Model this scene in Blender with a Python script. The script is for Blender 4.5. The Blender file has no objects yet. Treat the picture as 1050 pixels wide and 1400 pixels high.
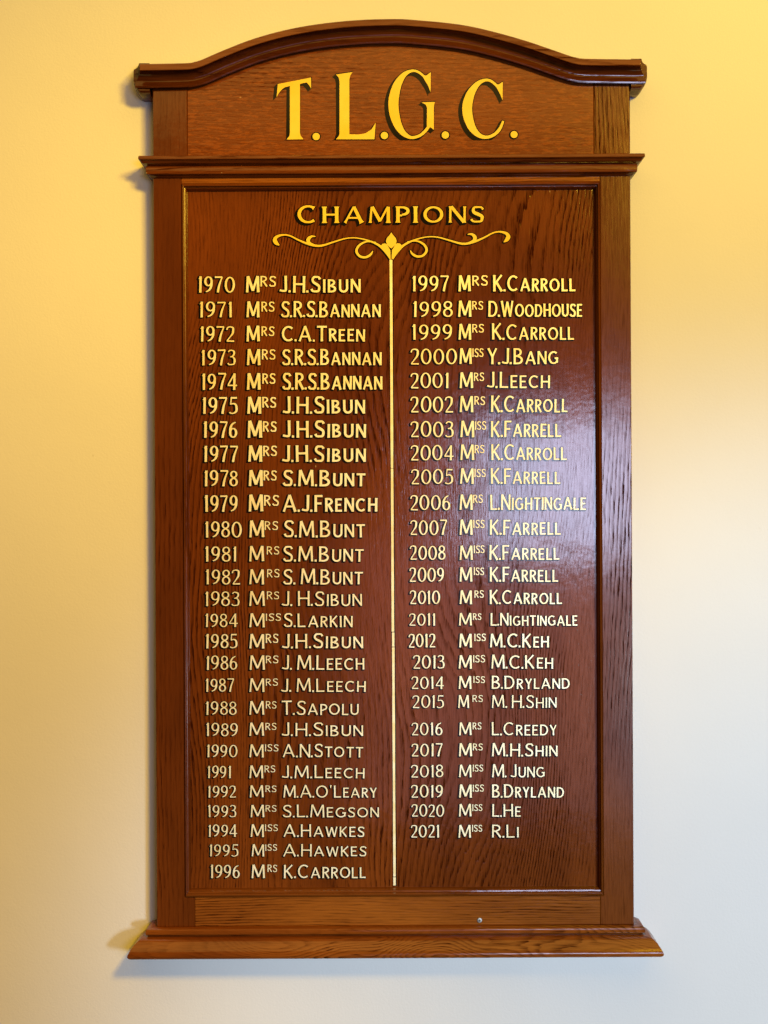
import bpy, bmesh, math, random
from mathutils import Vector, Matrix
from mathutils.geometry import delaunay_2d_cdt

random.seed(7)
SC = bpy.context.scene
COL = SC.collection

# ------------------------------------------------------------------ camera
PX = 0.0012            # metres of wall per photo pixel
D = 2.4                # camera to wall
HC = 1.55              # height of the camera
TH = 0.0049            # the photo is held a touch askew
cam_d = bpy.data.cameras.new('camera')
cam = bpy.data.objects.new('camera', cam_d)
COL.objects.link(cam)
cam.location = (0, -D, HC)
cam.rotation_euler = (Matrix.Rotation(math.pi/2, 3, 'X') @ Matrix.Rotation(-TH, 3, 'Z')).to_euler()
cam_d.sensor_fit = 'HORIZONTAL'
cam_d.sensor_width = 36.0
cam_d.lens = 36.0 * D / (1050*PX)
cam_d.clip_end = 100
cam_d.clip_start = 0.05
SC.camera = cam

# ------------------------------------------------------------------ light
w = bpy.data.worlds.new('World'); SC.world = w; w.use_nodes = True
bg = w.node_tree.nodes['Background']
bg.inputs[0].default_value = (0.23, 0.142, 0.045, 1)
bg.inputs[1].default_value = 0.25

def aim(o, target):
    d = Vector(target) - o.location
    o.rotation_euler = d.to_track_quat('-Z', 'Y').to_euler()

def at_wall(px, py):
    u, v = px-525, py-700
    return Vector((u*PX, 0, HC - v*PX))

def spot(name, loc, target, power, color, angle, blend, radius):
    l = bpy.data.lights.new(name, 'SPOT'); l.energy = power; l.color = color
    l.spot_size = math.radians(angle); l.spot_blend = blend; l.shadow_soft_size = radius
    o = bpy.data.objects.new(name, l); COL.objects.link(o); o.location = loc; aim(o, target); return o

def area(name, loc, target, power, color, sx, sy):
    l = bpy.data.lights.new(name, 'AREA'); l.energy = power; l.color = color
    l.shape = 'RECTANGLE'; l.size = sx; l.size_y = sy
    o = bpy.data.objects.new(name, l); COL.objects.link(o); o.location = loc; aim(o, target); return o

# two warm ceiling lamps, upper right of the board
spot('warm_lamp', (1.49, -3.0, HC+1.25), at_wall(986, -247), 400, (1.0, 0.655, 0.06), 55, 1.0, 0.22)
spot('warm_lamp', (1.01, -3.0, HC+1.38), at_wall(-226, 890), 385, (1.0, 0.58, 0.025), 42.7, 1.0, 0.22)
# daylight coming in low from the right
spot('daylight', (1.5, -3.0, HC-0.60), at_wall(1175, 1480), 335, (0.665, 0.815, 0.96), 45, 0.44, 0.22)
# the window that mirrors in the varnish
area('window_light', (0.84, -4.0, HC+0.10), (0.1, 0, HC), 22, (0.56, 0.68, 1.0), 0.84, 0.60)

# added fill lamp behind the camera: pale veil on the lower panel varnish
area('veil_fill', (0.75, -4.3, HC-0.75), (0.1, 0, HC-0.3), 4.0, (0.80, 0.66, 1.0), 1.7, 1.3)
# added warm fill lamp overhead, taking the place of most ambient light
area('overhead_fill', (0.0, -1.9, HC+2.0), (0, 0, HC-0.5), 30, (1.0, 0.60, 0.12), 4.0, 2.2)

SC.view_settings.view_transform = 'Standard'
SC.view_settings.look = 'None'
SC.view_settings.exposure = 0.0
SC.view_settings.gamma = 1.0

# ------------------------------------------------------------------ materials
class NT:
    def __init__(s, name):
        s.m = bpy.data.materials.new(name); s.m.use_nodes = True
        s.t = s.m.node_tree; s.b = s.t.nodes['Principled BSDF']
    def n(s, typ, **kw):
        nd = s.t.nodes.new(typ)
        for k, v in kw.items(): setattr(nd, k, v)
        return nd
    def link(s, a, b): s.t.links.new(a, b)
    def val(s, sock, v):
        if isinstance(v, (int, float, tuple)): sock.default_value = v
        else: s.link(v, sock)
    def math(s, op, a, b=0.0, c=None, clamp=False):
        nd = s.n('ShaderNodeMath', operation=op, use_clamp=clamp)
        s.val(nd.inputs[0], a); s.val(nd.inputs[1], b)
        if c is not None: s.val(nd.inputs[2], c)
        return nd.outputs[0]
    def noise(s, vec, scale, detail=2.0, rough=0.5, dist=0.0):
        nd = s.n('ShaderNodeTexNoise'); s.link(vec, nd.inputs['Vector'])
        nd.inputs['Scale'].default_value = scale; nd.inputs['Detail'].default_value = detail
        nd.inputs['Roughness'].default_value = rough; nd.inputs['Distortion'].default_value = dist
        return nd.outputs['Fac']
    def remap(s, x, a, b, c=0.0, d=1.0, smooth=False):
        nd = s.n('ShaderNodeMapRange', interpolation_type='SMOOTHSTEP' if smooth else 'LINEAR')
        s.link(x, nd.inputs[0])
        for i, v in zip((1, 2, 3, 4), (a, b, c, d)): nd.inputs[i].default_value = v
        return nd.outputs[0]
    def mix(s, f, a, b):
        nd = s.n('ShaderNodeMix', data_type='RGBA')
        s.val(nd.inputs[0], f); s.val(nd.inputs[6], a if not isinstance(a, tuple) else (*a, 1)) ; s.val(nd.inputs[7], b if not isinstance(b, tuple) else (*b, 1))
        return nd.outputs[2]

def wood(name, axis, light, mid, dark, off=(0, 0, 0), rings=9.0, ring_scale=5.0, stretch=0.16,
         grain=240.0, fleck=0.0, rough=0.3, bump=0.35, contrast=1.0, lean=0.0, specks=True, pore=0.7, lines=0.0, ringw=0.4, pz=0.09, coat=0.92, cbump=0.5):
    """oak: growth-ring figure from contour lines of a stretched noise, short dark pores, pale ray flecks"""
    N = NT(name)
    tc = N.n('ShaderNodeTexCoord')
    def coords(along, extra=(0, 0, 0)):
        mp = N.n('ShaderNodeMapping')
        mp.inputs['Location'].default_value = tuple(o + e for o, e in zip(off, extra))
        sc = {'X': (along, 1, 1), 'Z': (1, 1, along)}[axis]
        mp.inputs['Scale'].default_value = sc
        if lean:
            mp.inputs['Rotation'].default_value = (0, lean, 0)
        N.link(tc.outputs['Object'], mp.inputs['Vector'])
        return mp.outputs[0]
    # rings
    big = N.noise(coords(stretch), ring_scale, 1.5, 0.45, 0.15)
    wob = N.noise(coords(0.35, (3, 1, 2)), 30.0, 2.0, 0.5)
    tiny = N.noise(coords(0.10, (5, 5, 5)), 190.0, 2.0, 0.6)
    v = N.math('MULTIPLY', big, rings)
    if lines:
        sp = N.n('ShaderNodeSeparateXYZ'); N.link(tc.outputs['Object'], sp.inputs[0])
        v = N.math('MULTIPLY_ADD', sp.outputs['X' if axis == 'Z' else 'Z'], lines, v)
    v = N.math('MULTIPLY_ADD', wob, 1.1, v)
    v = N.math('MULTIPLY_ADD', tiny, 0.75, v)
    fr = N.math('FRACT', v)
    late = N.remap(fr, 0.30, 0.92, 0.0, 1.0, True)
    edge = N.remap(fr, 0.93, 1.0, 1.0, 0.0)
    ring = N.math('MULTIPLY', late, edge)
    ring = N.math('MULTIPLY', ring, N.remap(N.noise(coords(0.2, (7, 3, 8)), 16.0, 2.0, 0.5), 0.36, 0.62, 0.25, 1.0))
    # pores and fibres
    fib = N.noise(coords(pz, (9, 2, 4)), grain, 2.5, 0.65, 0.3)
    pores = N.remap(fib, 0.48, 0.62, 0.0, 1.0, True)
    fine = N.noise(coords(0.05, (1, 7, 3)), grain*1.5, 2.0, 0.6)
    fine = N.remap(fine, 0.45, 0.75, 0.0, 1.0)
    tone = N.noise(coords(0.3, (2, 8, 6)), 7.0, 3.0, 0.55)
    tone = N.remap(tone, 0.3, 0.7, 0.0, 1.0, True)
    figure = N.remap(N.noise(coords(0.4, (2, 6, 2)), 5.0, 2.0, 0.5), 0.40, 0.62, 0.25, 1.0, True)
    ring = N.math('MULTIPLY', ring, figure)
    pr = N.math('MULTIPLY', pores, N.math('MULTIPLY_ADD', ring, 0.6, 0.4))
    col = N.mix(tone, mid, light)
    dk = N.math('MULTIPLY', ring, N.math('MULTIPLY_ADD', pores, 0.5*contrast, ringw*contrast))
    dk = N.math('MULTIPLY_ADD', pr, pore*contrast*0.75, dk)
    dk = N.math('MULTIPLY_ADD', fine, 0.30*contrast, dk, clamp=True)
    col = N.mix(dk, col, dark)
    if fleck:
        fl = N.noise(coords(0.22, (4, 4, 9)), 330.0, 2.0, 0.6, 0.4)
        fl = N.remap(fl, 0.50, 0.62, 0.0, fleck, True)
        col = N.mix(fl, col, tuple(min(1, c*1.7) for c in light))
    if specks:      # tiny chips and scuffs in the old varnish
        vo = N.n('ShaderNodeTexVoronoi', feature='F1'); vo.inputs['Scale'].default_value = 55.0
        N.link(coords(0.6, (6, 3, 1)), vo.inputs['Vector'])
        rnd = N.n('ShaderNodeSeparateColor'); N.link(vo.outputs['Color'], rnd.inputs[0])
        on = N.math('GREATER_THAN', rnd.outputs[0], 0.955)
        near = N.math('LESS_THAN', vo.outputs['Distance'], 0.055)
        col = N.mix(N.math('MULTIPLY', N.math('MULTIPLY', on, near), 0.55), col, (0.55, 0.38, 0.2))
    N.link(col, N.b.inputs['Base Color'])
    rg = N.noise(coords(0.5, (8, 8, 1)), 18.0, 3.0, 0.6)
    rg = N.remap(rg, 0.3, 0.7, rough+0.04, rough+0.18)
    rg = N.math('MULTIPLY_ADD', dk, 0.14, rg)
    N.link(rg, N.b.inputs['Roughness'])
    N.b.inputs['Specular IOR Level'].default_value = 0.0
    N.b.inputs['Coat IOR'].default_value = 1.68
    N.b.inputs['Coat Roughness'].default_value = rough*0.45
    hgt = N.math('MULTIPLY_ADD', pr, -0.9, N.math('MULTIPLY', ring, -0.55))
    hgt = N.math('MULTIPLY_ADD', fine, -0.25, hgt)
    hgt = N.math('MULTIPLY_ADD', N.noise(tc.outputs['Object'], 22.0, 2.0, 0.5), 0.9, hgt)
    chg = N.math('MULTIPLY_ADD', ring, -0.24, N.math('MULTIPLY', N.noise(tc.outputs['Object'], 26.0, 3.0, 0.55), 1.0))
    chg = N.math('MULTIPLY_ADD', fib, -0.30, chg)
    N.link(N.math('MULTIPLY_ADD', dk, -1.15*coat, coat, clamp=True), N.b.inputs['Coat Weight'])
    bp = N.n('ShaderNodeBump'); bp.inputs['Strength'].default_value = bump; bp.inputs['Distance'].default_value = 0.0006
    N.link(hgt, bp.inputs['Height']); N.link(bp.outputs[0], N.b.inputs['Normal'])
    cb = N.n('ShaderNodeBump'); cb.inputs['Strength'].default_value = cbump; cb.inputs['Distance'].default_value = 0.0006
    N.link(chg, cb.inputs['Height']); N.link(cb.outputs[0], N.b.inputs['Coat Normal'])
    return N.m

def paint(name, a, b, rough=0.42, metal=0.0, scale=90.0, wear=0.0, wear_col=(0.10, 0.035, 0.012)):
    N = NT(name)
    tc = N.n('ShaderNodeTexCoord')
    f = N.remap(N.noise(tc.outputs['Object'], scale, 3.0, 0.6), 0.35, 0.65)
    col = N.mix(f, a, b)
    if wear:
        wv = N.remap(N.noise(tc.outputs['Object'], 420.0, 2.0, 0.6), 0.70, 0.76, 0.0, wear)
        col = N.mix(wv, col, wear_col)
    N.link(col, N.b.inputs['Base Color'])
    N.b.inputs['Roughness'].default_value = rough
    N.b.inputs['Metallic'].default_value = metal
    N.b.inputs['Specular IOR Level'].default_value = 0.5 if metal else 0.0
    if not metal:
        N.b.inputs['Coat Weight'].default_value = 0.7; N.b.inputs['Coat Roughness'].default_value = 0.13; N.b.inputs['Coat IOR'].default_value = 1.55
    return N.m

RED = dict(light=(0.195, 0.046, 0.0050), mid=(0.120, 0.0260, 0.0028), dark=(0.032, 0.0062, 0.0013))
ORG = dict(light=(0.215, 0.054, 0.0055), mid=(0.160, 0.036, 0.0032), dark=(0.072, 0.013, 0.0016))
M_panel = wood('dark_oak_panel', 'Z', **RED, off=(0.31, 0, 0.2), rings=72, lines=110, ring_scale=2.6, stretch=0.30, contrast=0.98, rough=0.25, bump=0.3, grain=430, pore=0.42, ringw=0.62, pz=0.10)
M_header = wood('flecked_oak', 'X', **ORG, off=(1.3, 0, 0.7), rings=12, lines=120, ring_scale=4, stretch=0.15, fleck=0.38, contrast=0.75, grain=420, pore=0.45, ringw=0.25, pz=0.12)
M_stile_l = wood('stile_oak_dark', 'Z', light=(0.160, 0.037, 0.0042), mid=(0.100, 0.0225, 0.0028), dark=(0.038, 0.0072, 0.0013), off=(2.1, 0, 1.7), rings=10, lines=130, ring_scale=5, stretch=0.12, contrast=0.8, grain=380, pore=0.4, ringw=0.4, pz=0.07)
M_stile_r = wood('stile_oak', 'Z', light=(0.185, 0.047, 0.0052), mid=(0.108, 0.0240, 0.0030), dark=(0.024, 0.0046, 0.0011), off=(4.4, 0, 3.3), rings=24, lines=170, ring_scale=5, stretch=0.18, contrast=1.0, grain=380, pore=0.4, ringw=0.5, pz=0.07, cbump=0.3)
M_rail = wood('rail_oak', 'X', light=(0.33, 0.100, 0.0105), mid=(0.21, 0.056, 0.0062), dark=(0.040, 0.0080, 0.0014), off=(3.3, 0, 5.1), rings=22, lines=230, ring_scale=5, stretch=0.16, contrast=1.0, grain=380, pore=0.3, ringw=0.8, pz=0.07)
M_sill = wood('sill_oak', 'X', light=(0.33, 0.086, 0.0072), mid=(0.165, 0.036, 0.0038), dark=(0.050, 0.0095, 0.0015), off=(5.7, 0, 2.2), rings=46, lines=120, ring_scale=9, stretch=0.42, contrast=0.85, rough=0.2, grain=380, pore=0.3, ringw=0.6, pz=0.07, cbump=0.2)
M_mould = wood('moulding_oak', 'X', light=(0.21, 0.054, 0.0060), mid=(0.145, 0.034, 0.0038), dark=(0.050, 0.0095, 0.0016), off=(7.7, 0, 4.2), rings=16, lines=110, ring_scale=9, stretch=0.16, contrast=0.9, rough=0.25, grain=380, pore=0.4, ringw=0.5, pz=0.07)
M_cove = wood('moulding_oak_dark', 'X', light=(0.130, 0.0310, 0.0038), mid=(0.070, 0.0152, 0.0022), dark=(0.016, 0.0034, 0.0010), off=(7.9, 0, 4.6), rings=14, lines=60, ring_scale=9, stretch=0.16, contrast=0.9, rough=0.25, grain=380, pore=0.4, ringw=0.5, pz=0.07)  # darker copy of the moulding oak, set on coves, grooves and crown stops
M_bead_v = wood('bead_oak_upright', 'Z', light=(0.17, 0.044, 0.0055), mid=(0.11, 0.026, 0.0035), dark=(0.040, 0.008, 0.0015), off=(8.8, 0, 6.2), rings=4, ring_scale=6, stretch=0.1, contrast=0.7, rough=0.5, bump=0.15, coat=0.3)
M_bead_h = wood('bead_oak_level', 'X', light=(0.18, 0.047, 0.0055), mid=(0.12, 0.028, 0.0035), dark=(0.040, 0.008, 0.0015), off=(9.8, 0, 7.2), rings=4, ring_scale=6, stretch=0.1, contrast=0.7, rough=0.22, bump=0.15)

M_gold = paint('gold_leaf', (0.98, 0.64, 0.055), (0.95, 0.74, 0.12), 0.45, 0.0, 14.0, 0.3)
M_gilt = paint('gilt_paint', (0.90, 0.73, 0.32), (0.99, 0.91, 0.58), 0.42, 0.22, 60.0, 0.5)
M_cream = paint('cream_paint', (0.90, 0.80, 0.48), (1.0, 0.95, 0.70), 0.42, 0.22, 60.0, 0.45)
M_black = paint('black_paint', (0.004, 0.003, 0.002), (0.008, 0.005, 0.004), 0.55)
M_steel = paint('steel', (0.55, 0.53, 0.5), (0.32, 0.30, 0.28), 0.5, 0.9, 300)

def wall_mat():
    N = NT('painted_plaster')
    tc = N.n('ShaderNodeTexCoord')
    a = N.noise(tc.outputs['Object'], 2.2, 3.0, 0.5)
    col = N.mix(N.remap(a, 0.35, 0.65), (0.80, 0.785, 0.75), (0.835, 0.82, 0.785))
    sp = N.n('ShaderNodeTexVoronoi'); sp.inputs['Scale'].default_value = 9.0
    N.link(tc.outputs['Object'], sp.inputs['Vector'])
    sep = N.n('ShaderNodeSeparateColor'); N.link(sp.outputs['Color'], sep.inputs[0])
    spot_ = N.math('MULTIPLY', N.math('GREATER_THAN', sep.outputs[1], 0.9), N.math('LESS_THAN', sp.outputs['Distance'], 0.018))
    col = N.mix(N.math('MULTIPLY', spot_, 0.25), col, (0.5, 0.46, 0.4))
    N.link(col, N.b.inputs['Base Color'])
    N.b.inputs['Roughness'].default_value = 0.62
    N.b.inputs['Specular IOR Level'].default_value = 0.25
    h = N.math('MULTIPLY_ADD', N.noise(tc.outputs['Object'], 240.0, 4.0, 0.6), 0.35, N.noise(tc.outputs['Object'], 11.0, 3.0, 0.5))
    bp = N.n('ShaderNodeBump'); bp.inputs['Strength'].default_value = 0.35; bp.inputs['Distance'].default_value = 0.003
    N.link(h, bp.inputs['Height']); N.link(bp.outputs[0], N.b.inputs['Normal'])
    return N.m

# ------------------------------------------------------------------ helpers
BASE = Vector((0, 0, HC - (1310-700)*PX))      # foot of the board, on the wall

def V(bx, by, dep):
    """board coordinates (photo pixels as seen at that depth, straightened) -> metres, relative to BASE"""
    k = (D-dep)/D*PX
    return Vector(((bx-525)*k, -dep, -(by-700)*k + HC)) - BASE

def W(px, py, dep):
    """photo pixel at a given depth, straightened for the tilt of the photo"""
    u, v = px-525, py-700
    return V(525 + u - v*TH, 700 + u*TH + v, dep)

def mesh(name, verts, faces, mats, parent=None, smooth=False, fmat=None, recalc=True):
    me = bpy.data.meshes.new(name)
    me.from_pydata([tuple(v) for v in verts], [], faces)
    if not isinstance(mats, (list, tuple)): mats = [mats]
    for m in mats: me.materials.append(m)
    if fmat:
        for p, i in zip(me.polygons, fmat): p.material_index = i
    if recalc:
        bm = bmesh.new(); bm.from_mesh(me); bmesh.ops.recalc_face_normals(bm, faces=bm.faces); bm.to_mesh(me); bm.free()
    if smooth:
        me.shade_smooth()
        me.set_sharp_from_angle(angle=math.radians(32))
    me.update()
    o = bpy.data.objects.new(name, me); COL.objects.link(o)
    if parent is not None: o.parent = parent
    return o

def prism(name, poly, d0, d1, mat, parent, bev=0.0012):
    """poly: list of (bx,by), extruded from depth d0 to d1 with a small front chamfer"""
    n = len(poly)
    area_ = sum(poly[i][0]*poly[(i+1) % n][1]-poly[(i+1) % n][0]*poly[i][1] for i in range(n))
    sgn = 1 if area_ > 0 else -1
    ins = []
    b = bev/PX
    for i in range(n):
        p0, p1, p2 = poly[i-1], poly[i], poly[(i+1) % n]
        def nrm(a, c):
            dx, dy = c[0]-a[0], c[1]-a[1]; L = math.hypot(dx, dy) or 1
            return (-dy/L*sgn, dx/L*sgn)
        n1, n2 = nrm(p0, p1), nrm(p1, p2)
        m = (n1[0]+n2[0], n1[1]+n2[1]); q = m[0]*n1[0]+m[1]*n1[1]
        q = max(q, 0.3)
        ins.append((p1[0]+m[0]*b/q, p1[1]+m[1]*b/q))
    vs = []
    for x, y in poly: vs.append(V2(x, y, d1, d0))
    for x, y in poly: vs.append(V2(x, y, d1, d1-bev))
    for x, y in ins: vs.append(V(x, y, d1))
    fs = [list(range(n))[::-1], [2*n+i for i in range(n)]]
    for r in (0, 1):
        for i in range(n):
            j = (i+1) % n
            fs.append([r*n+i, r*n+j, (r+1)*n+j, (r+1)*n+i])
    return mesh(name, vs, fs, mat, parent)

def V2(x, y, dref, dep):
    """point straight behind / in front of the one seen at (x,y) at depth dref"""
    v = V(x, y, dref); v.y = -dep; return v

# ------------------------------------------------------------------ the wall
wall = mesh('wall', [(-4, 0, -1.0), (4, 0, -1.0), (4, 0, 4.5), (-4, 0, 4.5)], [[0, 1, 2, 3]], wall_mat(), recalc=False)
wall['kind'] = 'structure'
wall['label'] = 'plain plaster wall, yellow in lamplight above and pale in daylight below'

# ------------------------------------------------------------------ the honours board
board = bpy.data.objects.new('honours_board', None); COL.objects.link(board)
board.location = BASE
board.empty_display_size = 0.1
board['label'] = 'tall dark oak honours board with arched top and gilt lettering hung on the wall'
board['category'] = 'honours board'

XL, XR = 211.5, 864.0            # outer sides of the stiles
PL, PR, PT, PB = 258.8, 814.5, 260.5, 1212.5   # opening of the panel
ML, MR, MT, MB_ = 250.3, 822.3, 249.5, 1225.5  # outer edge of the inner moulding
HL, HR = 259.0, 814.2            # header joints
dS = 0.042                        # face of the stiles
dP = 0.0275                       # face of the panel

# stiles
prism('stile', [(XL, 106), (HL-.3, 106), (HL-.3, 236), (ML-.2, 236), (ML-.2, MB_+.3), (263.7, MB_+.3), (263.7, 1275), (XL, 1275)], 0.002, dS, M_stile_l, board)
prism('stile', [(HR+.3, 106), (XR, 106), (XR, 1275), (818.2, 1275), (818.2, MB_+.3), (MR+.2, MB_+.3), (MR+.2, 236), (HR+.3, 236)], 0.002, dS, M_stile_r, board)

# top line of the crown: photo points of its upper edge, symmetrised by the straightening
top = [(191, 87.5), (225, 87), (256, 86.2), (266, 84.6), (276, 81.5), (292, 74.5), (311, 66.5), (346, 53.2), (388, 41.5), (434, 33), (487, 27.6), (540, 26),
       (574, 27.8), (628.6, 33.5), (672, 42.6), (719, 55.8), (755, 68), (777, 75.6), (788, 78.6), (800, 80.2), (840, 80.9), (876, 81.3)]
def catmull(pts, n):
    out = []
    P = [pts[0]] + list(pts) + [pts[-1]]
    for i in range(1, len(P)-2):
        for k in range(n):
            t = k/n
            out.append(tuple(0.5*((2*P[i][a]) + (-P[i-1][a]+P[i+1][a])*t + (2*P[i-1][a]-5*P[i][a]+4*P[i+1][a]-P[i+2][a])*t*t
                       + (-P[i-1][a]+3*P[i][a]-3*P[i+1][a]+P[i+2][a])*t**3) for a in range(len(pts[0]))))
    out.append(tuple(pts[-1])); return out
def straight(p):
    u, v = p[0]-525, p[1]-700
    return (525+u-v*TH, 700+u*TH+v)
topc = [straight(p) for p in catmull(top, 4)]

# header panel, its upper edge tucked behind the crown
def header_edge():
    pts = []
    for x, y in topc:
        if HL+1 < x < HR-1: pts.append((x, y+26))
    return pts
hp = [(HL, 232), (HL, topc[8][1]+26)] + header_edge() + [(HR, topc[-8][1]+26), (HR, 232)]
header = prism('header_panel', hp, 0.002, dS-0.0012, M_header, board, 0.0006)

# crown moulding: fillet, cove, lip; swept along the arch
prof = [(0, 0.0040), (0, 0.0700), (0.6, 0.0715), (8.2, 0.0720), (9.0, 0.0712), (9.4, 0.0680), (11, 0.0630), (14, 0.0575), (18, 0.0530), (22, 0.0508), (25, 0.0506),
        (28, 0.0520), (30.5, 0.0535), (32.5, 0.0530), (33.4, 0.0505), (33.6, 0.0400), (33.6, 0.0040)]
nT = len(topc)
sect = []
for i, (x, y) in enumerate(topc):
    a = topc[max(i-1, 0)]; b = topc[min(i+1, nT-1)]
    dx, dy = b[0]-a[0], b[1]-a[1]; L = math.hypot(dx, dy)
    nx, ny = -dy/L, dx/L
    row = []
    for n_, dep in prof:
        ex = 0.0
        f = max(0.0, min(1.0, (n_-9)/18.0))
        if i == 0: ex = -6.6*f**1.6
        if i == nT-1: ex = 6.6*f**1.6
        # the pieces lean a little where arch and level meet: keep columns from crossing
        row.append(V(x+nx*n_*0.75+ex, y+n_*(0.25+0.75*ny)*(1.0+0.04*(1-ny)), dep))
    sect.append(row)
vs = [v for r in sect for v in r]; m_ = len(prof)
fs = []; fmc = []
for i in range(nT-1):
    for j in range(m_):
        k = (j+1) % m_
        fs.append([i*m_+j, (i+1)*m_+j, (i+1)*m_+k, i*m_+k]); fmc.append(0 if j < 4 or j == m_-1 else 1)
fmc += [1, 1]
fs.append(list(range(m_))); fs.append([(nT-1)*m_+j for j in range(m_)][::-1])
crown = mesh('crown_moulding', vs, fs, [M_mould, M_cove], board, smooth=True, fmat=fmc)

# carved stop at each end of the crown
def crown_end(side):
    x0, y0 = (topc[0] if side < 0 else topc[-1])
    back = [(-14, 0.3), (0.2, 0.3), (0.8, 3), (2.4, 6.2), (5.2, 8.6), (8.2, 9.8), (8.6, 12), (8.7, 26), (7.6, 31), (5, 36), (1.8, 40), (0, 41.6), (-2, 42), (-14, 42)]
    vs, fs = [], []
    rings = [(0.003, 1.0), (0.042, 1.0), (0.047, 0.95), (0.0492, 0.88)]
    n = len(back)
    for dep, sc_ in rings:
        for p, q in back:
            pp = p*sc_ if p > 0 else p
            qq = 0.3+(q-0.3)*(1.0 if dep < 0.044 else 0.95 if dep < .048 else 0.90)
            vs.append(V2(x0+side*pp, y0+qq, 0.044, dep))
    for r in range(len(rings)-1):
        for i in range(n):
            j = (i+1) % n
            fs.append([r*n+i, r*n+j, (r+1)*n+j, (r+1)*n+i])
    fs.append(list(range(n))); fs.append([(len(rings)-1)*n+i for i in range(n)][::-1])
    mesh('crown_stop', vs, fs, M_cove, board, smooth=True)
crown_end(-1); crown_end(1)

# straight mouldings with mitred returns
def returned(name, prof, mat, d_face, deep=1.0, dark=()):
    rows = []
    for kind in range(4):
        row = []
        for y, p in prof:
            dep = d_face + p*PX*deep
            x = (XL-p) if kind < 2 else (XR+p)
            v = V(x, y, dep)
            if kind in (0, 3): v.y = -0.003
            row.append(v)
        rows.append(row)
    n = len(prof); vs = [v for r in rows for v in r]; fs = []; fm = []
    for r in range(3):
        for i in range(n):
            j = (i+1) % n
            fs.append([r*n+i, r*n+j, (r+1)*n+j, (r+1)*n+i])
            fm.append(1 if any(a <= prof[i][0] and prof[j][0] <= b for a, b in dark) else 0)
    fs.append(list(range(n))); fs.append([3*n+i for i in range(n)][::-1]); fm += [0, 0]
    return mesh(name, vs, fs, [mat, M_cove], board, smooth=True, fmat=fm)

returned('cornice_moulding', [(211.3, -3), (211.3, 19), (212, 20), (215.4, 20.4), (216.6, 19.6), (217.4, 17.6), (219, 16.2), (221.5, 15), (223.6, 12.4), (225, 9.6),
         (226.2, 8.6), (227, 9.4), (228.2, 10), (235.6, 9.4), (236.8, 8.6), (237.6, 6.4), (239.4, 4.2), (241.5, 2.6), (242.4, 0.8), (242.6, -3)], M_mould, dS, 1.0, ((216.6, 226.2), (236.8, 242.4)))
returned('sill', [(1266, -3), (1266, 6.5), (1267.6, 10), (1269.2, 13), (1270.4, 14.4), (1272, 15), (1275.6, 15.2), (1276.8, 14.6), (1277.2, 12.2), (1279, 11.8), (1279.6, 16.2), (1280.4, 17.6),
         (1282.2, 21.5), (1286, 26.5), (1291, 31.4), (1297, 35.8), (1302, 38.8), (1305, 40.4), (1307.4, 40.8), (1309.2, 39.6), (1310.2, 37), (1310.3, 34), (1310.3, -3)], M_sill, dS, 0.72, ((1276.6, 1279.7),))

# rails
prism('top_rail', [(ML, 236), (MR, 236), (MR, MT-.2), (ML, MT-.2)], 0.002, dS-0.0006, M_rail, board, 0.0006)
rail = prism('bottom_rail', [(264, MB_+.3), (817.9, MB_+.3), (817.9, 1274), (264, 1274)], 0.002, dS-0.0006, M_rail, board, 0.0006)

# screw let into the bottom rail
def screw(px, py):
    c = W(px, py, dS)
    vs, fs = [], []
    R = 0.0042; n = 24
    rings = [(R, -0.0004), (R, 0.0006), (R*0.8, 0.0014), (R*0.35, 0.0016)]
    for r, h in rings:
        for i in range(n):
            a = 2*math.pi*i/n; vs.append((c.x+r*math.cos(a), c.y-h, c.z+r*math.sin(a)))
    for q in range(3):
        for i in range(n):
            j = (i+1) % n; fs.append([q*n+i, q*n+j, (q+1)*n+j, (q+1)*n+i])
    fs.append([3*n+i for i in range(n)][::-1])
    fm = [0]*len(fs)
    for ang in (0.3, 0.3+math.pi/2):
        b = len(vs); ca, sa = math.cos(ang), math.sin(ang)
        for x, y in ((-2.4, -.45), (2.4, -.45), (2.4, .45), (-2.4, .45)):
            vs.append((c.x+(x*ca-y*sa)*0.001, c.y-0.0018, c.z+(x*sa+y*ca)*0.001))
        fs.append([b, b+1, b+2, b+3]); fm.append(1)
    mesh('screw', vs, fs, [M_steel, M_black], board, fmat=fm)
screw(655.7, 1258)

# inner moulding round the panel: four mitred lengths
ip = [(0, 0.004), (0, 0.0425), (0.08, 0.0445), (0.20, 0.0455), (0.32, 0.0450), (0.40, 0.0425), (0.44, 0.0395), (0.52, 0.0392), (0.60, 0.0390), (0.68, 0.0375), (0.80, 0.0345), (0.90, 0.0312), (0.96, 0.0285), (1.0, 0.0276), (1.0, 0.004)]
def corner(t, which, dep):
    x = ML+(PL-ML)*t if which in (0, 3) else MR+(PR-MR)*t
    y = MT+(PT-MT)*t if which in (0, 1) else MB_+(PB-MB_)*t
    return V(x, y, dep)
for a, b, mt in ((0, 1, M_bead_h), (1, 2, M_bead_v), (2, 3, M_bead_h), (3, 0, M_bead_v)):
    n = len(ip)
    vs = [corner(t, a, d) for t, d in ip] + [corner(t, b, d) for t, d in ip]
    fs = [[i, (i+1) % n, n+(i+1) % n, n+i] for i in range(n)]
    fs += [list(range(n)), [n+i for i in range(n)][::-1]]
    mesh('inner_moulding', vs, fs, mt, board, smooth=True)

# the panel itself
panel = prism('panel', [(PL-3, PT-3), (PR+3, PT-3), (PR+3, PB+3), (PL-3, PB+3)], 0.003, dP, M_panel, board, 0.0002)

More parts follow.
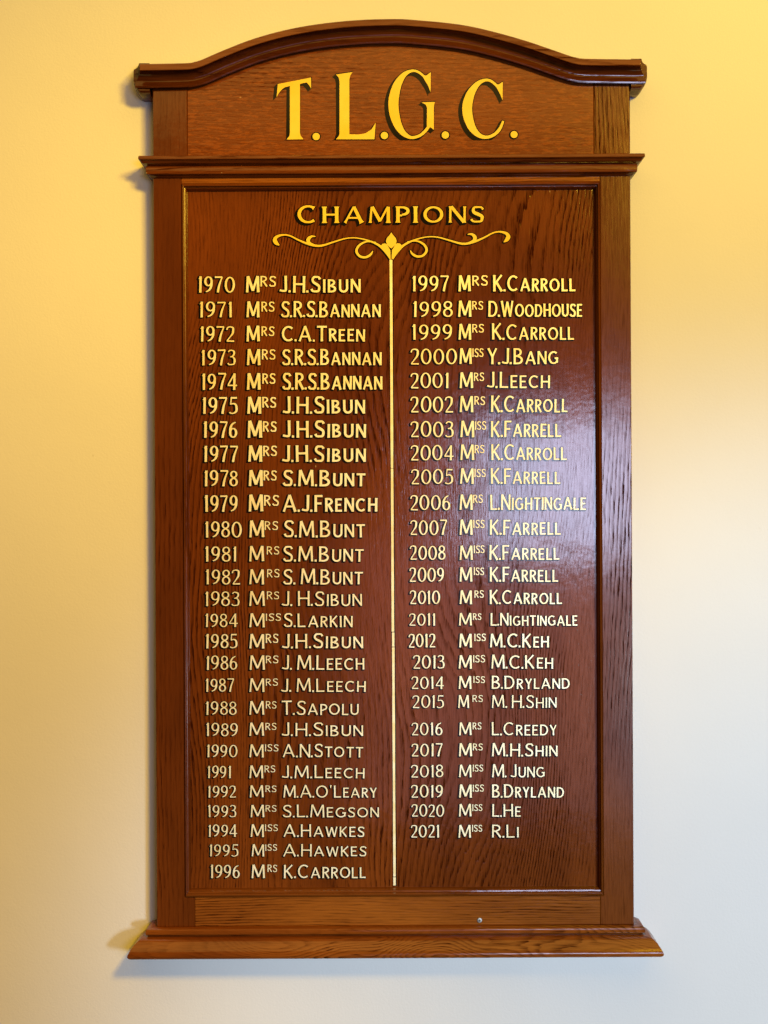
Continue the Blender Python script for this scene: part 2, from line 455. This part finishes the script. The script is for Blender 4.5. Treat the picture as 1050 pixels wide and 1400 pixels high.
# ------------------------------------------------------------------ sign writing
def strip(pts, ws, grow=0.0, cap=0.0):
    """quads of a brush stroke of varying width"""
    n = len(pts); out = []
    P = [Vector(p) for p in pts]
    if cap:
        closed = (P[0]-P[-1]).length < 1e-6
        if not closed:
            P[0] = P[0] + (P[0]-P[1]).normalized()*cap
            P[-1] = P[-1] + (P[-1]-P[-2]).normalized()*cap
    L, R = [], []
    closed = (P[0]-P[-1]).length < 1e-6
    for i in range(n):
        if closed:
            a = P[i-1] if i > 0 else P[-2]; b = P[i+1] if i < n-1 else P[1]
        else:
            a = P[max(i-1, 0)]; b = P[min(i+1, n-1)]
        d = (b-a); d = d.normalized() if d.length > 1e-9 else Vector((1, 0))
        nrm = Vector((-d.y, d.x)); h = ws[i]/2+grow
        L.append(P[i]+nrm*h); R.append(P[i]-nrm*h)
    for i in range(n-1):
        out.append([L[i], L[i+1], R[i+1], R[i]])
    return out

def fix(q):
    a = sum(q[i][0]*q[(i+1) % len(q)][1]-q[(i+1) % len(q)][0]*q[i][1] for i in range(len(q)))
    return q if a > 0 else q[::-1]

def union(polys):
    """2D union of overlapping polygons -> verts, triangles"""
    vs, fs = [], []
    for q in polys:
        q = fix(q)
        a = sum(q[i][0]*q[(i+1) % len(q)][1]-q[(i+1) % len(q)][0]*q[i][1] for i in range(len(q)))
        if a < 1e-7: continue
        b = len(vs); vs += [Vector((p[0], p[1])) for p in q]; fs.append(list(range(b, b+len(q))))
    if not fs: return [], []
    r = delaunay_2d_cdt(vs, [], fs, 1, 1e-5)
    ov, of, orig = r[0], r[2], r[5]
    return ov, [f for f, o in zip(of, orig) if len(o)]

def lin(p0, p1, w, flare=1.0, n=None, f0=True, f1=True):
    """straight stroke with slightly flared ends"""
    L = math.hypot(p1[0]-p0[0], p1[1]-p0[1])
    if flare <= 1.001: ts = [0, 1]
    else: ts = sorted(set([0, min(.06/L, .2), min(.15/L, .35), max(1-.15/L, .65), max(1-.06/L, .8), 1]))
    pts = [(p0[0]+(p1[0]-p0[0])*t, p0[1]+(p1[1]-p0[1])*t) for t in ts]
    ws = []
    for t in ts:
        f = 0
        if f0: f = max(f, math.exp(-t*L/0.07))
        if f1: f = max(f, math.exp(-(1-t)*L/0.07))
        ws.append(w*(1+(flare-1)*f))
    return (pts, ws)

def ell(cx, cy, rx, ry, a0, a1, T, th, n=14, k0=1.0, k1=1.0):
    pts, ws = [], []
    for i in range(n+1):
        t = i/n; a = math.radians(a0+(a1-a0)*t)
        c = abs(math.cos(a))
        pts.append((cx+rx*math.cos(a), cy+ry*math.sin(a)))
        e = 1.0
        if i == 0: e = k0
        if i == n: e = k1
        ws.append((th+(T-th)*c**1.4)*e)
    return (pts, ws)

def spl(pts, n=4):
    """pts: (x,y,w)"""
    c = catmull(pts, n)
    return ([(p[0], p[1]) for p in c], [max(p[2], 0.005) for p in c])

def glyph(ch, T, t, F):
    """strokes of one letter in cap-height units, and its advance. T thick, t thin, F flare"""
    h = T/2; q = t/2
    X = ch
    if X == 'I': return [lin((h, 0), (h, 1), T, F)], T
    if X == '1': return [lin((h+.10, 0), (h+.10, 1), T, F), ([(h+.10, .97), (h+.03, .88), (h-.02, .85)], [t*.9, t*.8, t*.5])], T+.16
    if X == 'A': return [lin((q, 0), (.40, 1), t, F, f1=False), lin((.40, 1), (.82-h, 0), T, F, f0=False), lin((.17, .31), (.64, .31), t*.9)], .82
    if X == 'B': return [lin((h, 0), (h, 1), T, F), ([(h, 1-q), (.26, 1-q)], [t, t]), ell(.26, .755, .19, .245-q, 90, -90, T, t, 10), ([(h, .51), (.26, .51)], [t, t]),
                         ell(.27, .265, .25, .265-q, 90, -90, T, t, 10), ([(h, q), (.27, q)], [t, t])], .54+h
    if X == 'C': return [ell(.42, .5, .42-h, .5-q, 48, 312, T, t, 22, 1.5 if F > 1.3 else 1.15, 1.1)], .74
    if X == 'D': return [lin((h, 0), (h, 1), T, F), ([(h, 1-q), (.28, 1-q)], [t, t]), ell(.28, .5, .42-h, .5-q, 90, -90, T, t, 16), ([(h, q), (.28, q)], [t, t])], .72
    if X == 'E': return [lin((h, 0), (h, 1), T, 1), lin((h, 1-q), (.50, 1-q), t, F, f0=False), lin((h, .52), (.44, .52), t, F, f0=False), lin((h, q), (.51, q), t, F, f0=False)], .52
    if X == 'F': return [lin((h, 0), (h, 1), T, F, f1=False), lin((h, 1-q), (.48, 1-q), t, F, f0=False), lin((h, .5), (.42, .5), t, F, f0=False)], .49
    if X == 'G': return [ell(.43, .5, .43-h, .5-q, 50, 318, T, t, 22, 1.3, 1.0), lin((.78-h, .10), (.78-h, .46), T, 1), lin((.52, .45), (.80, .45), t, F)], .82
    if X == 'H': return [lin((h, 0), (h, 1), T, F), lin((.68-h, 0), (.68-h, 1), T, F), lin((h, .51), (.68-h, .51), t)], .68
    if X == 'J': return [lin((.42-h, .22), (.42-h, 1), T, F, f0=False), spl([(.42-h, .24, T), (.40-h, .10, T*.9), (.29-h, .02+q, t), (.10, .04+q, t), (.0, .13, t*1.1)])], .42
    if X == 'K': return [lin((h, 0), (h, 1), T, F), lin((h*1.2, .43), (.56, 1), t, F, f0=False), lin((.20, .56), (.62-q, 0), T, F, f0=False)], .63
    if X == 'L': return [lin((h, 0), (h, 1), T, F), lin((h, q), (.50, q), t, F, f0=False)], .51
    if X == 'M': return [lin((q, 0), (.11, 1), t*1.1, F, f1=False), lin((.13, 1), (.45, .10), T, 1), lin((.45, .10), (.76, 1), t*1.05, 1), lin((.78, 1), (.88-h, 0), T, F, f0=False)], .88
    if X == 'N': return [lin((q, 0), (q, 1), t*1.1, F), lin((h*.9, .99), (.68-h*.8, .03), T, 1), lin((.68-q, 0), (.68-q, 1), t*1.1, F)], .68
    if X == 'O': return [ell(.43, .5, .43-h, .5-q, 0, 360, T, t, 28)], .86
    if X == 'P': return [lin((h, 0), (h, 1), T, F), ([(h, 1-q), (.26, 1-q)], [t, t]), ell(.26, .72, .24, .28-q, 90, -90, T, t, 10), ([(h, .44), (.26, .44)], [t, t])], .52
    if X == 'R': return [lin((h, 0), (h, 1), T, F), ([(h, 1-q), (.26, 1-q)], [t, t]), ell(.26, .74, .22, .26-q, 90, -90, T, t, 10), ([(h, .49), (.26, .49)], [t, t]),
                         lin((.24, .50), (.58-h*.6, 0), T, F, f0=False)], .58
    if X == 'S': return [spl([(.50, .80, t*1.35), (.43, .93, t), (.29, 1-q, t), (.15, .92, t*1.15), (h+.01, .76, T*.95), (.15, .61, T), (.30, .51, T*1.08), (.45, .39, T), (.51-h*.5, .24, T*.95),
                               (.42, .08, t*1.15), (.26, q, t), (.11, .07, t), (.03, .20, t*1.35)], 3)], .54
    if X == 'T': return [lin((.31, 0), (.31, 1), T, F, f1=False), lin((.0, 1-q), (.62, 1-q), t, F)], .62
    if X == 'U': return [([(h, 1), (h, .93), (h, .32)], [T*F, T, T]), ell(.33, .32, .33-h, .32-q, 180, 360, T, t*1.1, 12), ([(.66-h, .32), (.66-h, .93), (.66-h, 1)], [T, T, T*F])], .66
    if X == 'W': return [lin((.05, 1), (.28, .0), T, F, f1=False), lin((.28, 0), (.50, .95), t, 1), lin((.50, .95), (.74, 0), T, 1), lin((.74, 0), (.98-q, 1), t, F, f0=False)], .99
    if X == 'Y': return [lin((.04, 1), (.31, .46), T, F, f1=False), lin((.60-q, 1), (.31, .46), t, F, f1=False), lin((.31, .50), (.31, 0), T, F, f0=False)], .61
    if X == '0': return [ell(.34, .5, .34-h, .5-q, 0, 360, T, t, 26)], .68
    if X == '2': return [spl([(.03, .76, t*1.2), (.08, .91, t), (.25, 1-q, t*1.05), (.43, .90, T*.85), (.48-h*.5, .74, T), (.42, .55, T*.95), (.27, .33, t), (.06, q*1.6, t)], 3), lin((.04, q), (.52, q), t*1.15, 1.25, f0=False)], .54
    if X == '3': return [spl([(.04, .86, t*1.1), (.14, .96, t), (.27, 1-q, t), (.42, .89, T*.85), (.42, .70, T*.85), (.30, .57, t), (.16, .54, t*.9)], 3),
                         spl([(.18, .54, t*.9), (.34, .54, t), (.48-h*.4, .40, T*.9), (.50-h*.5, .25, T), (.42, .08, t*1.2), (.25, q, t), (.10, .04, t), (.01, .13, t*1.2)], 3)], .52
    if X == '4': return [lin((.44, 0), (.44, 1), T, 1.1, f1=False), lin((.44, .99), (.03, .30), t, 1), lin((.0, .27), (.62, .27), t*1.05, 1.2)], .62
    if X == '5': return [lin((.12, 1-q), (.49, 1-q), t*1.3, 1.2), lin((.13, 1), (.09, .55), t*.9), spl([(.09, .56, t*.8), (.24, .62, t), (.41, .56, T*.8), (.50-h*.4, .36, T), (.45, .15, T*.9), (.28, q, t), (.12, .03, t), (.01, .10, t*1.2)], 3)], .53
    if X == '6': return [ell(.28, .31, .28-h, .31-q, 0, 360, T, t, 20), spl([(h+.005, .36, T*.9), (.10, .62, T), (.23, .85, T*.75), (.45, 1-q, t*.9)], 4)], .57
    if X == '7': return [lin((.0, 1-q), (.50, 1-q), t*1.2, 1.2), spl([(.49, 1-q, t), (.38, .70, t*1.2), (.27, .38, T*.9), (.20, 0, T)], 3)], .51
    if X == '8': return [ell(.27, .765, .235-h*.6, .235-q, 0, 360, T*.85, t, 18), ell(.27, .275, .27-h*.7, .275-q, 0, 360, T*.95, t, 20)], .54
    if X == '9': return [ell(.28, .69, .28-h, .31-q, 0, 360, T, t, 20), spl([(.56-h-.005, .64, T*.9), (.46, .38, T), (.33, .15, T*.75), (.11, q, t*.9)], 4)], .57
    if X == '.': return [lin((.06, -.005), (.06, .125), .13, 1)], .13
    if X == "'": return [([(.07, 1.02), (.05, .78)], [.12, .05])], .14
    raise KeyError(ch)

class Ink:
    """collects gold strokes and the black they stand on; one object per line of writing"""
    def __init__(s): s.v = []; s.f = []; s.m = []
    def polys(s, polys, dep, mi, proj):
        ov, of = union(polys)
        b = len(s.v)
        for p in ov: s.v.append(W(*proj(p), dep))
        for f in of: s.f.append([b+i for i in f]); s.m.append(mi)
    def build(s, name, mats, parent):
        o = mesh(name, s.v, s.f, mats, parent, fmat=s.m, recalc=False)
        me = o.data
        bm = bmesh.new(); bm.from_mesh(me)
        for f in bm.faces:
            f.normal_update()
            if f.normal.y > 0: f.normal_flip()
        bm.to_mesh(me); bm.free()
        return o

def letter_layers(ink, strokes, extra, sx, H, x0, ybase, face, outline, shade, rot=0.0, zg=0.00035, foot=None):
    """strokes in cap units (x already scaled); placed in photo pixels"""
    c, s_ = math.cos(rot), math.sin(rot)
    def proj(p):
        x, y = p[0]*H, p[1]*H
        return (x0 + x*c - y*s_, ybase - (x*s_ + y*c))
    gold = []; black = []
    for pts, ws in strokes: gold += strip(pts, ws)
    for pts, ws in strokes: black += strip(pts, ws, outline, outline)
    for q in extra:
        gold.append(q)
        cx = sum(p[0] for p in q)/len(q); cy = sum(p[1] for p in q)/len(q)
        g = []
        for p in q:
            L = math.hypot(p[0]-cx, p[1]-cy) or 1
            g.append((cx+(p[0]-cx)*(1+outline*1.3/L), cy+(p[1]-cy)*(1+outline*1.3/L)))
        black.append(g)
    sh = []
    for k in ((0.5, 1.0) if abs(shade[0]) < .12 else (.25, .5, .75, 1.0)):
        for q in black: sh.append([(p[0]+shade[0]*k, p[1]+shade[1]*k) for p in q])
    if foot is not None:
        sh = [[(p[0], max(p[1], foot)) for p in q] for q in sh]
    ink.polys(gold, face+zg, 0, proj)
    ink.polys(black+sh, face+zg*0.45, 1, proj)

def write(ink, text, x0, x1, ytop, ybase, T, t, F=1.18, face=dP, small=0.80, outline=0.036, shade=(-0.10, -0.055), gap=0.15, jit=1.0, slope=0.0):
    """a run of hand-lettered capitals, fitted between x0 and x1"""
    H = ybase-ytop
    items = []; x = 0.0
    for ch in text:
        if ch == ' ': x += 0.20; continue
        k = 1.0
        c = ch
        if ch.islower(): k = small; c = ch.upper()
        st, adv = glyph(c, T/k*(0.92 if k < 1 else 1), t/k*(0.95 if k < 1 else 1), F)
        if ch == '.': x -= gap*0.55
        items.append((st, x, k, adv))
        x += adv*k + gap*(0.9 if k < 1 else 1.0)
        if ch == '.': x -= gap*0.15
    total = x-gap
    sx = (x1-x0)/H/total
    for st, xx, k, adv in items:
        out = []
        for pts, ws in st:
            out.append(([(p[0]*k*sx, p[1]*k) for p in pts], [w_*k for w_ in ws]))
        jy = random.uniform(-.012, .012)*jit*H; jr = random.uniform(-.022, .022)*jit
        kx = xx*sx*H
        letter_layers(ink, out, [], sx, H*(1+random.uniform(-.02, .02)*jit), x0+kx, ybase+jy - slope*kx, face, outline, shade, jr)

# ---- the list: (year, x0, x1, ytop, ybase, M x0, M x1, suffix, x0, x1, name, x0, x1, weight)
LEFT = [
 ('1970', 270.4, 321.2, 377.9, 400.0, 336.8, 355.0, 'RS', 356, 377, 'J.H.Sibun', 382.6, 492.4, 1.25),
 ('1971', 271.9, 318.2, 412.6, 433.8, 337.4, 354.5, 'RS', 357.5, 375.2, 'S.R.S.Bannan', 384.7, 519.9, 1.15),
 ('1972', 273.0, 320.3, 446.2, 466.9, 337.4, 355.0, 'RS', 357.5, 375, 'C.A.Treen', 385.2, 498.6, 1.25),
 ('1973', 274.8, 322.0, 478.0, 499.3, 338.0, 355.7, 'RS', 358, 376.4, 'S.R.S.Bannan', 386.4, 521, 1.2),
 ('1974', 275.4, 323.8, 510.5, 532.7, 338.0, 356.3, 'RS', 358.6, 376.4, 'S.R.S.Bannan', 386.7, 522.5, 1.25),
 ('1975', 276.0, 324.7, 543.0, 565.7, 338.6, 357.0, 'RS', 358.7, 377.6, 'J.H.Sibun', 387, 498.6, 1.3),
 ('1976', 277.5, 324.7, 576.0, 598.5, 339.0, 358.0, 'RS', 359.3, 378, 'J.H.Sibun', 387, 499.8, 1.35),
 ('1977', 277.8, 325.0, 609.4, 631.6, 339.8, 358.7, 'RS', 359.8, 378.7, 'J.H.Sibun', 386, 499.8, 1.35),
 ('1978', 278.4, 325.0, 643.3, 664.8, 340.4, 359.3, 'RS', 360.4, 378, 'S.M.Bunt', 387, 499, 1.35),
 ('1979', 279.3, 324.7, 677.2, 699.7, 340.4, 359.9, 'RS', 361, 381, 'A.J.French', 386.7, 515.4, 1.3),
 ('1980', 279.9, 331.0, 712.7, 734.8, 341.3, 361.0, 'RS', 361.8, 380, 'S.M.Bunt', 388.5, 499, 1.1),
 ('1981', 279.9, 324.0, 747.0, 767.6, 341.0, 361.5, 'RS', 364.6, 381.7, 'S.M.Bunt', 387.6, 496.8, 1.1),
 ('1982', 280.7, 328.6, 778.5, 798.9, 341.0, 361.5, 'RS', 365, 382, 'S. M.Bunt', 387.6, 495.4, 1.05),
 ('1983', 279.9, 327.4, 808.9, 828.4, 341.0, 362.0, 'RS', 364.8, 381.7, 'J. H.Sibun', 385.5, 494.5, 0.95),
 ('1984', 279.9, 325.0, 839.0, 857.3, 341.0, 362.0, 'ISS', 363.4, 384, 'S.Larkin', 388.5, 481.5, 1.05),
 ('1985', 280.4, 324.7, 866.8, 886.2, 341.0, 361.8, 'RS', 363.4, 380.5, 'J.H.Sibun', 385.8, 496.2, 1.15),
 ('1986', 281.3, 324.7, 896.6, 915.6, 341.5, 362.2, 'RS', 363.4, 380.5, 'J. M.Leech', 385.8, 498, 1.0),
 ('1987', 280.7, 319.7, 928.0, 945.8, 341.0, 361.6, 'RS', 363.4, 380, 'J. M.Leech', 384.6, 499.8, 1.0),
 ('1988', 280.7, 323.5, 959.0, 977.3, 341.0, 361.6, 'RS', 363.4, 378, 'T.Sapolu', 385.5, 490.3, 0.95),
 ('1989', 281.3, 325.6, 988.6, 1006.3, 341.0, 361.4, 'RS', 362.8, 378, 'J.H.Sibun', 385.5, 496.2, 1.0),
 ('1990', 282.2, 324.7, 1018.0, 1035.2, 341.0, 361.0, 'ISS', 362.2, 380.5, 'A.N.Stott', 386.7, 496.2, 1.0),
 ('1991', 283.4, 316.2, 1047.0, 1063.8, 341.0, 359.9, 'RS', 361.6, 376.4, 'J.M.Leech', 385.8, 498.3, 1.0),
 ('1992', 283.7, 322.7, 1074.2, 1090.4, 341.5, 361.0, 'RS', 362.8, 378, "M.A.O'Leary", 387.6, 515, 1.0),
 ('1993', 284.0, 322.7, 1101.0, 1117.3, 342.7, 361.6, 'RS', 363, 378, 'S.L.Megson', 387, 518, 0.98),
 ('1994', 284.3, 324.0, 1127.3, 1144.0, 342.7, 361.0, 'ISS', 362.4, 380, 'A.Hawkes', 387.6, 497.7, 1.0),
 ('1995', 285.8, 325.6, 1154.5, 1170.7, 344.2, 361.6, 'ISS', 362.8, 378.7, 'A.Hawkes', 387, 500.4, 0.98),
 ('1996', 287.2, 328.0, 1182.5, 1200.5, 344.2, 362.2, 'RS', 365.8, 378.7, 'K.Carroll', 388.2, 499.8, 0.98),
]
RIGHT = [
 ('1997', 563.0, 613.5, 377.0, 398.4, 627.4, 643.4, 'RS', 645.7, 666.7, 'K.Carroll', 674.6, 786.8, 1.2),
 ('1998', 564.0, 618.6, 412.0, 433.2, 626.8, 644.0, 'RS', 645.7, 660.2, 'D.Woodhouse', 668, 795.7, 1.05),
 ('1999', 563.0, 618.6, 443.5, 464.6, 627.4, 644.0, 'RS', 645.7, 661.4, 'K.Carroll', 673.2, 784.5, 1.05),
 ('2000', 561.3, 624.5, 476.6, 497.9, 628.6, 645.0, 'ISS', 646, 660.8, 'Y.J.Bang', 666.7, 763.2, 1.05),
 ('2001', 561.3, 614.0, 509.7, 530.6, 628.9, 646.6, 'RS', 648, 661.7, 'J.Leech', 666.4, 751.4, 1.0),
 ('2002', 561.6, 619.7, 542.0, 563.7, 628.9, 647.0, 'RS', 648.7, 662.9, 'K.Carroll', 671.7, 775.6, 1.0),
 ('2003', 561.6, 620.0, 576.0, 597.6, 629.8, 648.0, 'ISS', 649.6, 664.6, 'K.Farrell', 671.7, 767, 1.0),
 ('2004', 561.6, 620.0, 608.6, 629.2, 629.8, 648.0, 'RS', 648.9, 662.3, 'K.Carroll', 672.3, 774.5, 0.95),
 ('2005', 562.3, 619.3, 641.3, 661.7, 629.3, 647.3, 'ISS', 648.7, 664, 'K.Farrell', 671.7, 766, 0.95),
 ('2006', 561.0, 616.0, 676.7, 697.3, 628.7, 646.3, 'RS', 647, 660, 'L.Nightingale', 671, 801, 0.98),
 ('2007', 561.0, 610.7, 711.0, 731.3, 628.7, 646.0, 'ISS', 647.3, 662.3, 'K.Farrell', 670, 766.7, 1.0),
 ('2008', 560.7, 608.7, 746.0, 765.3, 628.7, 646.7, 'ISS', 648, 662.3, 'K.Farrell', 669.3, 764.7, 1.0),
 ('2009', 560.0, 607.3, 776.0, 795.3, 628.7, 646.0, 'ISS', 648, 661.7, 'K.Farrell', 670, 762.7, 1.0),
 ('2010', 560.7, 601.7, 807.3, 825.7, 628.7, 645.3, 'RS', 648.7, 661.3, 'K.Carroll', 670, 768.3, 1.05),
 ('2011', 559.3, 595.7, 838.7, 855.3, 627.7, 645.3, 'RS', 646.7, 658, 'L.Nightingale', 671, 789.3, 1.0),
 ('2012', 558.7, 595.3, 866.7, 885.0, 628.0, 645.3, 'ISS', 648.7, 664, 'M.C.Keh', 670.3, 750, 1.1),
 ('2013', 565.0, 607.7, 896.0, 914.0, 627.3, 645.3, 'ISS', 647, 663, 'M.C.Keh', 672, 756, 1.0),
 ('2014', 562.7, 606.7, 924.7, 941.7, 627.3, 644.7, 'ISS', 647.3, 663, 'B.Dryland', 672.3, 779, 1.0),
 ('2015', 564.0, 606.7, 950.7, 967.7, 626.7, 641.0, 'RS', 646, 660, 'M. H.Shin', 672.7, 760.7, 0.8),
 ('2016', 563.0, 605.0, 988.0, 1005.3, 628.0, 645.0, 'RS', 646.3, 658, 'L.Creedy', 672.7, 761, 0.92),
 ('2017', 562.7, 604.7, 1016.7, 1034.0, 627.7, 645.3, 'RS', 646.5, 660, 'M.H.Shin', 672.7, 762, 1.05),
 ('2018', 562.0, 606.0, 1045.7, 1062.7, 627.7, 645.0, 'ISS', 646.5, 660.5, 'M. Jung', 673, 745, 0.92),
 ('2019', 562.3, 605.7, 1073.0, 1090.4, 627.7, 645.0, 'ISS', 646.5, 661.3, 'B.Dryland', 673, 771, 1.08),
 ('2020', 563.0, 607.0, 1100.0, 1116.5, 627.7, 644.7, 'ISS', 646, 659.3, 'L.He', 673, 711.7, 1.0),
 ('2021', 562.0, 601.0, 1128.0, 1145.0, 627.0, 644.0, 'ISS', 645.5, 659.3, 'R.Li', 672.7, 709, 0.98),
]
for ROWS in (LEFT, RIGHT):
    for (yr, a0, a1, yt, yb, m0, m1, suf, s0, s1, nm, n0, n1, wt) in ROWS:
        ink = Ink(); H = yb-yt
        ty = 0.112*(0.6+0.4*wt)
        write(ink, yr, a0, a1, yt, yb, ty*1.12, ty*0.62, gap=0.13, F=1.1)
        early = yb < (540 if ROWS is LEFT else 500)
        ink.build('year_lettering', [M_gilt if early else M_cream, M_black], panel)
        ink = Ink()
        tn = 0.120*(0.25+0.75*wt)
        dy = -0.8 if yb < 760 else 0.0
        write(ink, 'M', m0, m1, yt-.3+dy*.3, yb+dy*.3, tn*1.12, tn*0.85)
        hs = H*(0.63 if wt > 1.1 else 0.53)
        write(ink, suf, s0, s1, yt-.2, yt+hs, 0.13*(.45+.55*wt), 0.105*(.45+.55*wt), F=1.25 if suf == 'ISS' else 1.1, outline=0.035, shade=(-.06, -.04), gap=.16)
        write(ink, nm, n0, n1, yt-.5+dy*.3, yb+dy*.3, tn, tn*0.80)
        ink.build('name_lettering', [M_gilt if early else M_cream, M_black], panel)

# heading
ink = Ink()
write(ink, 'Champions', 405.5, 661, 280.6, 305.0, 0.19, 0.105, F=1.75, small=0.91, gap=0.19, outline=0.045, shade=(-0.14, -0.10), jit=0.5, slope=0.004)
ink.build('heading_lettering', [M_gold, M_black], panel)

# scroll ornament (traced from an enlargement: 3 px per photo px)
ink = Ink()
def orn(poly_w):
    return spl([(x, -y, w_) for x, y, w_ in poly_w], 5)
SC_L = [
 [(66, 226, 3), (54, 217, 15), (47, 204, 16), (57, 190, 11), (84, 183, 6.5), (112, 188, 6), (146, 205, 6.5), (190, 222, 9), (235, 228, 8.5), (290, 212, 6), (338, 198, 5), (382, 196, 4.5), (432, 207, 6), (474, 226, 9), (502, 252, 11), (521, 283, 4)],
 [(214, 190, 3), (197, 190, 9), (184, 203, 15), (190, 218, 12), (212, 226, 6)],
 [(462, 214, 4), (424, 211, 6), (394, 226, 9), (382, 250, 10), (396, 271, 9), (420, 275, 9), (440, 264, 9), (449, 249, 3)],
]
strokes = []
for side in (0, 1):
    for st in SC_L:
        q = []
        for x, y, w_ in st:
            if side:
                x = 1052-x; y = y-14*(x-526)/490
            q.append((x, y, w_))
        strokes.append(orn(q))
petals = [
 [(525, 173), (518, 184), (507, 196), (503, 209), (507, 222), (516, 232), (525, 239), (534, 232), (543, 222), (547, 209), (543, 196), (532, 184)],
 [(483, 228), (489, 220), (499, 218), (508, 223), (514, 234), (521, 246), (522, 281), (519, 281), (510, 262), (499, 246), (487, 238)],
 [(567, 226), (561, 219), (551, 217), (542, 222), (536, 233), (528, 246), (526, 281), (529, 281), (540, 262), (551, 246), (563, 237)],
]
letter_layers(ink, strokes, [[(x, -y) for x, y in p] for p in petals], 1, 1/3.0, 360, 260, dP, 3.0, (-3.5, -3.0))
ink.build('scroll_ornament', [M_gold, M_black], panel)

# dividing stripe in four lengths, its joints a little out of line
ink = Ink()
def stripe_x(y): return 534.5 + (y-355)*0.0053 + (0.4 if y > 864 else 0)
for y0, y1, ww in ((355, 640, 3.6), (640.6, 863.6, 3.5), (864.6, 884.0, 3.3), (885.0, 1198.4, 3.5), (1199.3, 1210.5, 3.4)):
    n = 6
    pts = [(stripe_x(y0+(y1-y0)*i/n), -(y0+(y1-y0)*i/n)) for i in range(n+1)]
    letter_layers(ink, [(pts, [ww*random.uniform(.88, 1.08) for _ in pts])], [], 1, 1, 0, 0, dP, 0.85, (0.5, -0.2))
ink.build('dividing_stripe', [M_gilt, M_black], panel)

# monogram: four big shaded initials and their points (3 px per photo px, origin 360,80)
S3 = 0.342857
dH = dS-0.0012
def initial(name, strokes, extra, shade=(-13, -12)):
    ink = Ink()
    st = [([(p[0], -p[1]) for p in pts], ws) for pts, ws in strokes]
    ex = [[(x, -y) for x, y in q] for q in extra]
    letter_layers(ink, st, ex, 1, S3, 360, 80, dH, 3.4, shade, zg=0.0005, foot=-326.5)
    ink.build(name, [M_gold, M_black], header)
def dot(x, y, r): return [(x+r*math.cos(2*math.pi*i/20), y+r*math.sin(2*math.pi*i/20)) for i in range(20)]
def arcw(pts, n=6): return spl(pts, n)
# T, its bar following the arch
initial('initial_letter', [], [
    [(106, 108), (146, 100), (146, 296), (149, 308), (160, 322), (93, 323), (104, 309), (106, 296)],
    [(58, 102), (190, 76), (189.5, 84), (183, 93), (146, 101), (106, 109.5), (84, 115), (70, 121), (64, 112)],
    [(190, 76), (190.5, 120), (184, 108), (174, 96), (165, 94)],
    [(58, 102), (53, 153), (63, 136), (75, 122), (84, 116)]])
initial('initial_point', [], [dot(211, 311, 14.5)], (-2.5, -2))
# L
initial('initial_letter', [], [
    [(290, 64), (356, 54), (347, 67), (343, 82), (343, 302), (304, 302), (304, 92), (301, 76)],
    [(304, 296), (304, 302), (300, 311), (290, 322), (443, 322), (442, 303), (390, 303), (343, 302)],
    [(448, 256), (443, 322), (380, 303), (408, 298), (432, 282)]])
initial('initial_point', [], [dot(483, 307, 14.5)], (-2.5, -2))
# G
initial('initial_letter', [
    arcw([(656, 92, 7), (636, 67, 9), (612, 51, 9), (588, 50, 11), (560, 66, 20), (535, 104, 32), (522, 150, 39), (519, 186, 40), (524, 226, 38), (538, 268, 31), (560, 299, 21), (590, 315, 12), (622, 308, 11), (645, 290, 12), (662, 268, 10)])], [
    [(668, 54), (667, 134), (657, 108), (640, 80), (632, 66), (650, 68)],
    [(631, 175), (685, 173), (681, 184), (680, 196), (680, 284), (664, 272), (652, 282), (653, 196), (648, 184)]])
initial('initial_point', [], [dot(726, 305, 14.5)], (-2.5, -2))
# C
initial('initial_letter', [
    arcw([(944, 126, 8), (926, 104, 10), (904, 88, 10), (880, 87, 12), (853, 103, 20), (829, 136, 31), (816, 174, 38), (813, 204, 39), (818, 238, 37), (832, 275, 30), (856, 303, 20), (886, 314, 13), (918, 305, 12), (942, 282, 12), (957, 249, 8)])], [
    [(955, 93), (954, 166), (944, 142), (930, 115), (922, 100), (938, 104)]])
initial('initial_point', [], [dot(1000, 303, 14)], (-2.5, -2))
